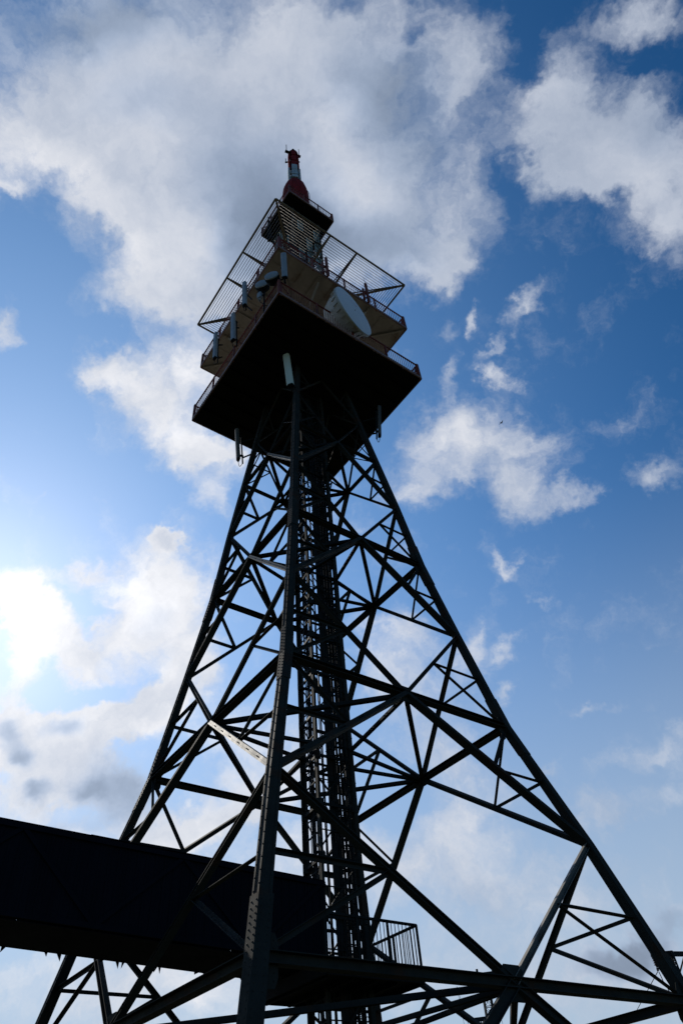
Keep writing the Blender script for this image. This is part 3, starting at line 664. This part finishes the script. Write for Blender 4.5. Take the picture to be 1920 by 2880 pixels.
# ------------------------------------------------------------------ radome, mast
rd = MB(); XO = 0.22
prof = [(1.86, 72.3), (1.86, 81.5), (1.84, 83.0), (1.74, 84.4), (1.56, 85.7), (1.30, 86.8), (1.0, 87.7), (.82, 88.2)]
rd.lathe([(r * S, (z + ZG) * S) for r, z in prof], (XO * S, 0, 0), UP, 40)
for k in range(12):
    t = 2 * math.pi * k / 12; e = Vector((math.cos(t), math.sin(t), 0))
    for (r0, z0), (r1, z1) in zip(prof[:-1], prof[1:]): rd.bar(P(XO, 0, z0) + e * (r0 * S + .005), P(XO, 0, z1) + e * (r1 * S + .005), .03, .02, e)
rad = rd.build('red_radome', 'mred', tower, smooth=True)
hp = MB(); hp.path([P(XO + 1.95, .4, 72.4), P(XO + 2.0, .4, 80), P(XO + 1.95, .4, 84.2), P(XO + 1.5, .3, 86.6)], .018); hp.build('ladder_rail', 'wire', rad)
ms = MB(); ms.tube(P(XO, 0, 88), P(XO + .1, 0, 100.9), .13, 10); mast = ms.build('mast', 'mred', tower, smooth=True)
tiers = [(88.5, 89.6, .46, 'mwhite'), (89.8, 91.7, .46, 'mwhite'), (91.75, 93.9, .44, 'mwhite'), (94.0, 95.9, .43, 'mred'), (96.2, 98.4, .41, 'mred'), (98.7, 100.6, .38, 'mred')]
for (z0, z1, w, m) in tiers:
    for f in range(4):
        n = Vector((math.cos(math.radians(-72 + 90 * f)), math.sin(math.radians(-72 + 90 * f)), 0)); t = n.cross(UP)
        off = (.40 if m == 'mwhite' else .34) + (0.02 if f % 2 else 0)
        zz = (.35 if f % 2 else 0.0)
        c = (P(XO, 0, z0 - zz) + P(XO, 0, z1 - zz)) / 2 + n * off; mb = MB()
        mb.box(c, w, .13, (z1 - z0) * S - .03, (t, n, UP)); mb.box(c - n * .12, w * .4, .14, (z1 - z0) * S * .5, (t, n, UP))
        mb.build('antenna_panel', m, mast, bevel=.02)
for z, w in ((100.75, 1.0), (98.5, .62), (96.0, .66), (93.95, .66), (91.7, .6), (89.7, .62), (88.2, .8)):
    mb = MB(); mb.lathe([(w * .42, (z - .12 + ZG) * S), (w * .42, (z + .12 + ZG) * S)], (XO * S, 0, 0), UP, 16); mb.build('mast_flange', 'core', mast)
mb = MB(); c0, c1 = P(XO - 1.1, -.75, 101.0), P(XO + 1.1, .55, 101.0)
mb.bar(c0, c1, .2, .16)
mb.build('cross_arm', 'core', mast)
mb = MB(); mb.bar(P(XO - 1.3, 0, 98.1), P(XO - .5, 0, 98.0), .1, .1); mb.bar(P(XO + .5, 0, 97.0), P(XO + 1.0, 0, 97.0), .09, .09); mb.build('cross_arm', 'core', mast)
mb = MB(); mb.tube(P(XO + .05, 0, 100.9), P(XO + .05, 0, 103.2), .12, 10); mb.build('beacon', 'core', mast, smooth=True)
for (x, y, z, L) in ((XO - .9, -.62, 101, 3.4), (XO + .9, .42, 101, 3.4), (XO - 1.2, 0, 98.2, 1.6)):
    mb = MB(); mb.tube(P(x, y, z), P(x, y, z + L), .03, 6); mb.build('whip_antenna', 'core', mast)

# ------------------------------------------------------------------ mid-height access platform with railing round the shaft
mp = MB(); zp0, zp1 = -11.12, -10.72; AP = 3.65; sx = 0.1
mp.plate([corner(AP, i, (zp0 + zp1) / 2, sx) for i in range(4)], UP, (zp1 - zp0) * S)
for f in range(4): mp.bar(corner(AP, f, zp0 + .1, sx) + FN[f] * .03, corner(AP, f + 1, zp0 + .1, sx) + FN[f] * .03, .06, .26, UP)
for k in range(5): mp.ibar(corner(AP * .94, 0, zp0 - .12, sx).lerp(corner(AP * .94, 1, zp0 - .12, sx), k / 4), corner(AP * .94, 3, zp0 - .12, sx).lerp(corner(AP * .94, 2, zp0 - .12, sx), k / 4), .07, .12, .01, UP)
mp.build('access_platform', 'deck', tower)
for f in range(4):
    p, q = corner(AP, f, zp1, sx), corner(AP, f + 1, zp1, sx); t = (q - p).normalized(); L = (q - p).length; hh = 1.75 * S; r = MB()
    for (t0, t1) in ([(0.0, .30)] if f == 3 else [(0.0, 1.0)]):
        r.bar(p + t * L * t0 + UP * hh, p + t * L * t1 + UP * (hh + .001 * f), .06, .05, UP)
        k = int(L * (t1 - t0) / .11)
        for i in range(1, k): b = p + t * L * (t0 + (t1 - t0) * i / k); r.bar(b, b + UP * hh, .014, .014, FN[f])
    ro = r.build('railing', 'core', tower)
    for i in (0, 1, 2):
        b = p + t * (L * i / 3 + (.0 if i else .0)); pm = MB(); pm.bar(b - UP * .1, b + UP * (hh + .01), .045, .045, FN[f]); pm.build('rail_post', 'core', ro)

# ------------------------------------------------------------------ enclosed bridge running out to the left
TH = math.radians(39.4 + 0.0); BD = Vector((math.cos(0.6878), math.sin(0.6878), -0.06)); BN = Vector((-BD.y, BD.x, 0)).normalized()
bo = P(0, 0, -10.67); W_ = 3.31 * S; H_ = 3.25 * S
def bp_(al, la, h): return bo + BD * (al * S) + BN * la + UP * h
bridge = thing('covered_bridge', 'dark sheet-clad covered bridge running from the left edge to the tower shaft', 'bridge', bp_(-40, 0, 0))
def hexbox(mb, a0, a1, l0, l1, h0, h1):
    vs = [bp_(a, l, h) for a in (a0, a1) for l in (l0, l1) for h in (h0, h1)]
    return mb.add(vs, [(0, 1, 3, 2), (4, 6, 7, 5), (0, 4, 5, 1), (2, 3, 7, 6), (0, 2, 6, 4), (1, 5, 7, 3)])
A_IN, A_OUT = -1.45, -62.0
k = 0; a = A_IN; sheet = MB()
while a > A_OUT:                                    # overlapping sheets, each a few millimetres off the last
    b = max(a - 3.1, A_OUT); e = 0.004 * (k % 2) + random.uniform(0, .002)
    for s in (-1, 1):
        l0 = s * (W_ / 2 + e)
        hexbox(sheet, b + .005, a - .005, l0, l0 - s * .012, random.uniform(-.015, .02), H_ + e * 3)
        for j in range(8):                          # corrugation ribs
            aa = a - (a - b) * (j + .5) / 8; hexbox(sheet, aa - .05, aa + .05, l0 + s * .001, l0 + s * .012, .02, H_ - .02)
    a = b; k += 1
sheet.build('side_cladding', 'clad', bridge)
a = A_IN; roof = MB(); k = 0
while a > A_OUT:
    b = max(a - 5.4, A_OUT); e = .012 * (k % 2); hexbox(roof, b, a - .004, -W_ / 2 - .05, W_ / 2 + .05, H_ + .02 + e, H_ + .035 + e); a = b; k += 1
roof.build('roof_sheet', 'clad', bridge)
fl = MB(); a = A_IN; k = 0
while a > A_OUT:
    b = max(a - 2.2, A_OUT); e = .003 * (k % 2); hexbox(fl, b, a - .004, -W_ / 2 + .02, W_ / 2 - .02, -.03 - e, -.015 - e); a = b; k += 1
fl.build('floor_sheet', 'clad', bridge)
for k in range(40):                                 # torn sheet edges hanging under the far side
    if k < 12: al, l = -19.4 + k * .17, W_ / 2
    else: al, l = random.uniform(-30, -4), W_ / 2
    w = random.uniform(.04, .13) if k > 11 else .08; d = random.uniform(.05, .15) if k > 11 else .07
    p0 = bp_(al, l - .02, -.02); jg = MB(); jg.plate([p0, p0 + BD * w, p0 + BD * w * random.uniform(-.2, 1.1) - UP * d], BN, .003); jg.build('torn_edge', 'clad', bridge)
tr = MB(); a = A_IN - .2; bay = 3.3; k = 0
while a > A_OUT + bay:
    for s in (-1, 1):
        l = s * (W_ / 2 + .035); h0, h1 = (.06, H_ - .06) if k % 2 else (H_ - .06, .06)
        tr.bar(bp_(a, l, h0), bp_(a - bay, l, h1), .09, .04, BN)
    a -= bay; k += 1
for s in (-1, 1):
    for h in (.05, H_ - .05): tr.bar(bp_(A_IN, s * (W_ / 2 + .045), h), bp_(A_OUT, s * (W_ / 2 + .045), h), .10, .05, BN)
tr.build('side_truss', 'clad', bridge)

# ------------------------------------------------------------------ aerials fixed to the tower
PG = 'upright panel antennas on the tower'
def panel_antenna(label, top, bot, w, dpt, face, pole_off, m='grey', arm_to=None, cable=True):
    top, bot = Vector(top), Vector(bot); ax = (top - bot).normalized(); n = Vector(face); n = (n - ax * n.dot(ax)).normalized(); t = n.cross(ax)
    th = thing('panel_antenna', label, 'antenna', bot, PG); L = (top - bot).length; mb = MB(); c = (top + bot) / 2
    pr = [(-w/2, -dpt/2), (w/2, -dpt/2), (w/2, dpt*.15), (w*.32, dpt/2), (-w*.32, dpt/2), (-w/2, dpt*.15)]
    mb.prism(pr, bot + ax * .05, top, n); mb.build('radome_body', m, th, bevel=.012)
    e = MB(); e.prism([(x * .95, y * .95) for x, y in pr], bot - ax * .03, bot + ax * .048, n)
    for s in (-.28, .0, .28): e.tube(bot + t * w * s - ax * .10, bot + t * w * s - ax * .03, .02, 6)
    e.build('end_cap', 'cable', th)
    po = c - n * (dpt / 2 + pole_off); pl = MB(); pl.tube(po - ax * (L / 2 + .22), po + ax * L * .34, .035, 8); pl.build('pole', 'core', th)
    for s in (-.36, .30):
        b = MB(); b.bar(c + ax * L * s - n * dpt * .45, po + ax * L * s - n * .05, .09, .06, ax); b.build('bracket', 'core', th)
    if arm_to is not None:
        for h in (-.42, .1):
            b = MB(); b.bar(po + ax * L * h, Vector(arm_to) + ax * L * h * .9, .05, .05); b.build('mounting_arm', 'core', th)
    if cable:
        cb_ = MB(); b0 = bot - ax * .1; e0 = po - ax * (L / 2 + .15); pts = []
        for k in range(9):
            u = k / 8; pts.append(b0.lerp(e0, u) - UP * (.30 * math.sin(math.pi * u)) + t * .05 * math.sin(6 * u))
        cb_.path(pts, .014, 6); cb_.build('feeder_cable', 'cable', th)
    return th
NLn = Vector((-.7071, -.7071, 0)); fS = lambda *v: Vector(v)
panel_antenna('pale grey panel antenna at the near corner of the lower platform, topmost of all', P(.46, -10.6, 40.9), P(.52, -10.6, 36.3), .25, .13, (.1, -1, 0), .05, arm_to=P(.1, -10.2, 38.6))
panel_antenna('grey panel antenna on the left railing nearest to the small round dishes', P(-4.08, -7.11, 44.3), P(-3.85, -7.36, 39.3), .235, .15, (-.35, -.94, 0), .05, arm_to=P(-3.3, -7.0, 40.5))
panel_antenna('grey panel antenna on the left railing with a dark pole at its right', P(-5.42, -5.78, 41.2), P(-5.12, -6.08, 35.9), .235, .15, (-.5, -.85, 0), .16, arm_to=P(-4.8, -5.5, 38.5))
panel_antenna('grey panel antenna near the left corner of the lower platform, with a hanging cable loop', P(-7.92, -3.28, 42.9), P(-7.62, -3.58, 37.8), .235, .15, (-.6, -.8, 0), .1, arm_to=P(-7.1, -3.2, 40.2))
panel_antenna('greenish white panel antenna under the black platform, leaning beside the near leg', P(-.64, -5.2, 33.4), P(-.35, -5.2, 28.75), .30, .16, (-.25, -1, 0), .04, m='cream', arm_to=P(-.1, -4.5, 31.1), cable=False)
panel_antenna('dark grey panel antenna hanging below the left part of the platform, with a cable loop', P(-6.3, 0, 31.3), P(-6.0, 0, 27.15), .21, .15, (-.8, -.55, 0), .12, arm_to=P(-4.7, 0, 29.2), m='dgrey')
panel_antenna('narrow dark panel antenna hanging below the right part of the platform, beside the right leg', P(6.42, 0, 30.9), P(6.02, 0, 26.95), .2, .14, (.9, .2, 0), .06, arm_to=P(4.75, 0, 28.9), m='dgrey')

def dish(name, label, c, az, r, depth, group=None, logo=False, taper=.62, dm='drum', fm='dish'):
    th = thing(name, label, 'dish antenna', c - UP * r, group); n = Vector((math.cos(math.radians(az)), math.sin(math.radians(az)), 0)); t = n.cross(UP)
    fb3 = MB(); fb3.lathe([(r * .999, -.06), (r * .999, 0), (r * .7, .03), (r * .3, .045), (.02, .05)], c, n, 56); fb3.build('radome_face', fm, th, smooth=True)
    rim = MB(); rim.lathe([(r * 1.012, -.12), (r * 1.012, -.055), (r * 1.001, -.055)], c, n, 56); rim.build('rim', dm, th, smooth=True)
    dr = MB(); dr.lathe([(r * .5 * taper, -depth - r * .25), (r * taper, -depth), (r * (taper + .06), -depth + .05), (r * 1.0, -.121)], c, n, 48)
    for k in range(24):
        a = 2 * math.pi * k / 24; e = t * math.cos(a) + UP * math.sin(a); dr.bar(c + e * r * 1.0 - n * .12, c + e * r * .93 - n * (.12 + depth * .25), .03, .05, e)
    dr.build('drum', dm, th, smooth=True)
    mt = MB(); b = c - n * (depth + r * .2); mt.tube(b - UP * r * 1.02, b + UP * r * .7, .055 if r > 1 else .03, 8)
    mt.bar(b, c - n * depth * .9, .16 if r > 1 else .08, .16 if r > 1 else .08)
    for s in (-1, 1): mt.bar(b - UP * r * .7, c - n * depth * .9 + t * s * r * .5, .05 if r > 1 else .025, .05 if r > 1 else .025)
    mt.build('mount', 'core', th)
    if logo:
        lg = MB(); o = c + n * .034 + UP * r * .46 + t * -r * .02; w, h = r * .34, r * .16
        for i in range(5):
            lx = -w / 2 + (i + .1) * w / 5
            lg.plate([o + t * lx - UP * h * .1, o + t * (lx + w * .13) - UP * h * .1, o + t * (lx + w * .13) + UP * h * random.uniform(.3, .55), o + t * lx + UP * h * .5], n, .006)
        lg.plate([o - t * w / 2 - UP * h * .5, o + t * w / 2 - UP * h * .5, o + t * w / 2 - UP * h * .22, o - t * w / 2 - UP * h * .22], n, .006)
        lg.build('maker_mark', 'logo', th)
        nb = MB(); nb.lathe([(.03, .04), (.02, .07)], c, n, 12); nb.build('centre_boss', 'core', th)
    return th
dish('large_dish', 'large white drum dish with a red mark above the right railing', P(5.66, -6.0, 37.2), -29, 2.48 * S, 1.15, logo=True)
DG = 'small round dishes at the near corner of the lower platform'
dish('small_dish', 'small grey round dish, the one closer to the near corner panel antenna', P(-.62, -10.65, 37.15), -97, .60 * S, .36, DG, taper=.95, dm='cable', fm='grey')
dish('small_dish', 'small grey round dish, the lower left one of the two beside the near corner', P(-1.78, -9.45, 38.55), -97, .58 * S, .34, DG, taper=.93, dm='cable', fm='grey')
ru = MB(); o = P(-2.0, -9.0, 37.2); ru.box(o, .2, .16, .46, (Vector((.9, -.43, 0)), Vector((.43, .9, 0)), UP)); ru.box(o + UP * -.36, .12, .1, .1)
ruo = thing('radio_unit', 'small white radio box mounted behind the lower left small dish', 'radio unit', o - UP * .4); ru.build('housing', 'grey', ruo, bevel=.015)
ca = MB(); ca.path([o + Vector((0, 0, -.4)), o + Vector((.05, -.1, -.75)), o + Vector((.25, -.1, -1.1)), o + Vector((.5, 0, -1.2))], .016); ca.tube(o + Vector((.2, 0, -1.6)), o + Vector((.2, 0, .4)), .035, 8); ca.bar(o, o + Vector((.2, 0, 0)), .06, .06); ca.build('cable', 'cable', ruo)
wd_ = MB(); p0, p1 = P(-3.0, -2.5, 71.0), P(-2.78, -2.5, 64.0); wd_.bar(p1, p0, .34, .2, (0, 1, 0), .07, .06)
wo_ = thing('wedge_aerial', 'dark wedge-shaped aerial narrowing upwards, left of the pale lattice section', 'antenna', p1); wd_.build('shell', 'deck', wo_)
wm_ = MB(); wm_.bar(p1 + UP * .1 + Vector((.1, .05, 0)), P(-2.4, -1.0, 64.2), .06, .06); wm_.bar(p1.lerp(p0, .7), P(-2.1, -1.2, 69), .05, .05); wm_.build('bracket', 'core', wo_)
ra = MB(); ra.tube(P(-2.9, -6.2, 47.2), P(-4.2, -5.6, 46.0), .03, 6); ra.bar(P(-3.0, -7.1, 44.6), P(-2.95, -6.3, 47.2), .04, .04)
tag(ra.build('rod_aerial', 'core'), 'thin dark slanting rod aerial above the left railing of the upper platform', 'antenna')
PO = 'red mounting poles on the right railing of the upper platform'
for (x, y, lab) in ((3.84, -6.97, 'red steel mounting pole by the wire screen, nearer to the pale lattice section'), (7.2, -3.6, 'red steel mounting pole with a whip, beside the right corner arm of the wire screen')):
    b = P(x, y, 42.7); pt = thing('mounting_pole', lab, 'pole', b, PO); mb = MB(); mb.bar(b, b + UP * 1.98, .12, .10, FN[0]); mb.bar(b + Vector((-.18, -.18, 0)) - FN[0] * .0, b + Vector((-.18, -.18, 1.15)), .09, .08, FN[0]); mb.build('post', 'red', pt)
    for ch in (.3, .9): m2 = MB(); m2.bar(b + UP * ch, b + Vector((-.18, -.18, ch)), .05, .05); m2.build('clamp', 'red', pt)
    if x > 5: m3 = MB(); m3.tube(b + UP * 1.98, b + UP * 2.75 + Vector((-.05, 0, 0)), .008, 5); m3.build('whip', 'core', pt)

# ------------------------------------------------------------------ power-line masts in the background
def lattice_mast(mb, base, top, w0, w1, n):
    base, top = Vector(base), Vector(top); X, Y = Vector((1, .1, 0)).normalized(), Vector((-.1, 1, 0)).normalized()
    c = lambda t, i: base.lerp(top, t) + X * ((1, 1, -1, -1)[i] * (w0 + (w1 - w0) * t) / 2) + Y * ((1, -1, -1, 1)[i] * (w0 + (w1 - w0) * t) / 2)
    for i in range(4): mb.bar(c(0, i), c(1, i), .085, .085)
    for k in range(n):
        a, b = k / n, (k + 1) / n
        for i in range(4):
            j = (i + 1) % 4; mb.bar(c(a, i), c(b, j), .035, .02, UP); mb.bar(c(a, j), c(b, i), .035, .02, UP); mb.bar(c(b, i), c(b, j), .035, .035)
def insulator(par, p, L=.55):
    mb = MB(); pr = [(.02, 0)]
    for k in range(5): h = -L * (k + .5) / 6; pr += [(.05, h + .05), (.11, h), (.05, h - .03)]
    pr += [(.03, -L)]; mb.lathe(pr, p, UP, 14); mb.build('insulator', 'insul', par, smooth=True)
    m2 = MB(); m2.box(p - UP * (L + .06), .1, .1, .12); m2.build('line_clamp', 'pylon', par)
WG = 'power-line wires beside the pylons'
zt = -2.3
pB = thing('power_pylon', 'dark lattice pylon with a crossarm, half hidden behind the right leg at the right edge', 'pylon', P(25.85, 46.3, -21.5), 'power-line pylons behind the tower')
mb = MB(); lattice_mast(mb, P(25.75, 47.4, -21.5), P(25.5, 47.4, zt + .5), .55, .36, 20); mb.build('lattice_mast', 'pylon', pB)
mb = MB(); mb.bar(P(23.75, 46.5, zt + .35), P(29.2, 49.3, zt + .35), .18, .20); mb.bar(P(24.6, 46.9, zt), P(25.3, 47.3, zt - 1.4), .06, .06); mb.bar(P(27, 48.1, zt), P(25.9, 47.5, zt - 1.4), .06, .06)
mb.build('crossarm', 'pylon', pB)
insulator(pB, P(23.85, 46.55, zt + .2)); insulator(pB, P(28.9, 49.1, zt + .2))
zi = zt - 1.15
pA = thing('power_pylon', 'slim X-braced lattice mast seen beneath the long horizontal beam at the lower right', 'pylon', P(7.3, 63.6, -21.5), 'power-line pylons behind the tower')
mb = MB(); lattice_mast(mb, P(7.25, 63.66, -21.5), P(7.55, 63.66, 1.35), .62, .42, 22); mb.build('lattice_mast', 'pylon', pA)
mb = MB(); mb.bar(P(5.6, 63.7, 1.45), P(9.4, 63.6, 1.45), .16, .2)
for x in (6.9, 8.75): mb.box(P(x, 63.66, 1.85), .14, .14, .22)
mb.build('crossarm', 'pylon', pA)
mb = MB(); mb.bar(P(5.6, 63.4, -2.9), P(8.0, 63.3, -2.9), .18, .2)
for x in (5.7, 6.3, 7.4): mb.bar(P(x, 63.4, -2.9), P(x + .1, 63.3, -4.2), .05, .05)
mb.build('lower_crossarm', 'pylon', pA)
insulator(pA, P(5.72, 63.7, 1.3)); insulator(pA, P(9.3, 63.6, 1.3))
def wire(label, pts, r=.012, sag=0.0):
    out = []
    for a, b in zip(pts[:-1], pts[1:]):
        for k in range(10): u = k / 10; out.append(Vector(a).lerp(Vector(b), u) - UP * (sag * 4 * u * (1 - u)))
    out.append(Vector(pts[-1])); mb = MB(); mb.path(out, r, 5); tag(mb.build('power_line', 'cable'), label, 'wire', WG)
wire('thin wire slanting down to the left from the hanging insulator at the right edge', [P(23.8, 46.6, zi), P(13.0, 95, -14.4)], .014)
wire('thin wire slanting down just right of the hanging insulator, parallel to the other one', [P(25.0, 46.4, zt), P(13.6, 97, -14.0)], .014)
wire('dark thicker jumper cable sagging right from the hanging insulator', [P(23.88, 46.55, zi), P(24.0, 46.6, -4.2), P(24.4, 46.6, -5.6), P(24.9, 46.4, -8.3), P(25.6, 46.3, -10.5)], .022)
wire('pair of thin wires hanging left of the slim lattice mast, the vertical one', [P(4.2, 63.7, .6), P(4.6, 63.7, -9)], .012)
wire('pair of thin wires hanging left of the slim lattice mast, the slanting one', [P(4.2, 63.7, .6), P(5.3, 63.7, -6)], .012)
wire('thin vertical wire hanging right of the slim lattice mast', [P(8.35, 63.7, 1.0), P(9.1, 63.7, -8)], .012)

# ------------------------------------------------------------------ a small bird far off in the sky
bc = P(21.84, 21.47, 52.08); bd = MB(); f_ = Vector((.8, .6, 0)); s_ = Vector((-.6, .8, 0))
bd.lathe([(.004, -.10), (.022, -.05), (.028, .0), (.022, .05), (.012, .08), (.003, .10)], bc, f_, 10)
for s in (-1, 1): bd.plate([bc + f_ * .05 + s_ * s * .02, bc + f_ * .03 + s_ * s * .12 + UP * .05, bc - f_ * .03 + s_ * s * .22 + UP * .03, bc - f_ * .02 + s_ * s * .1 + UP * .035, bc - f_ * .03 + s_ * s * .02], UP, .008)
bd.plate([bc - f_ * .09, bc - f_ * .16 + s_ * .03, bc - f_ * .14, bc - f_ * .16 - s_ * .03], UP, .006)
tag(bd.build('bird', 'bird'), 'tiny dark bird flying in front of the white cloud right of the tower', 'bird')
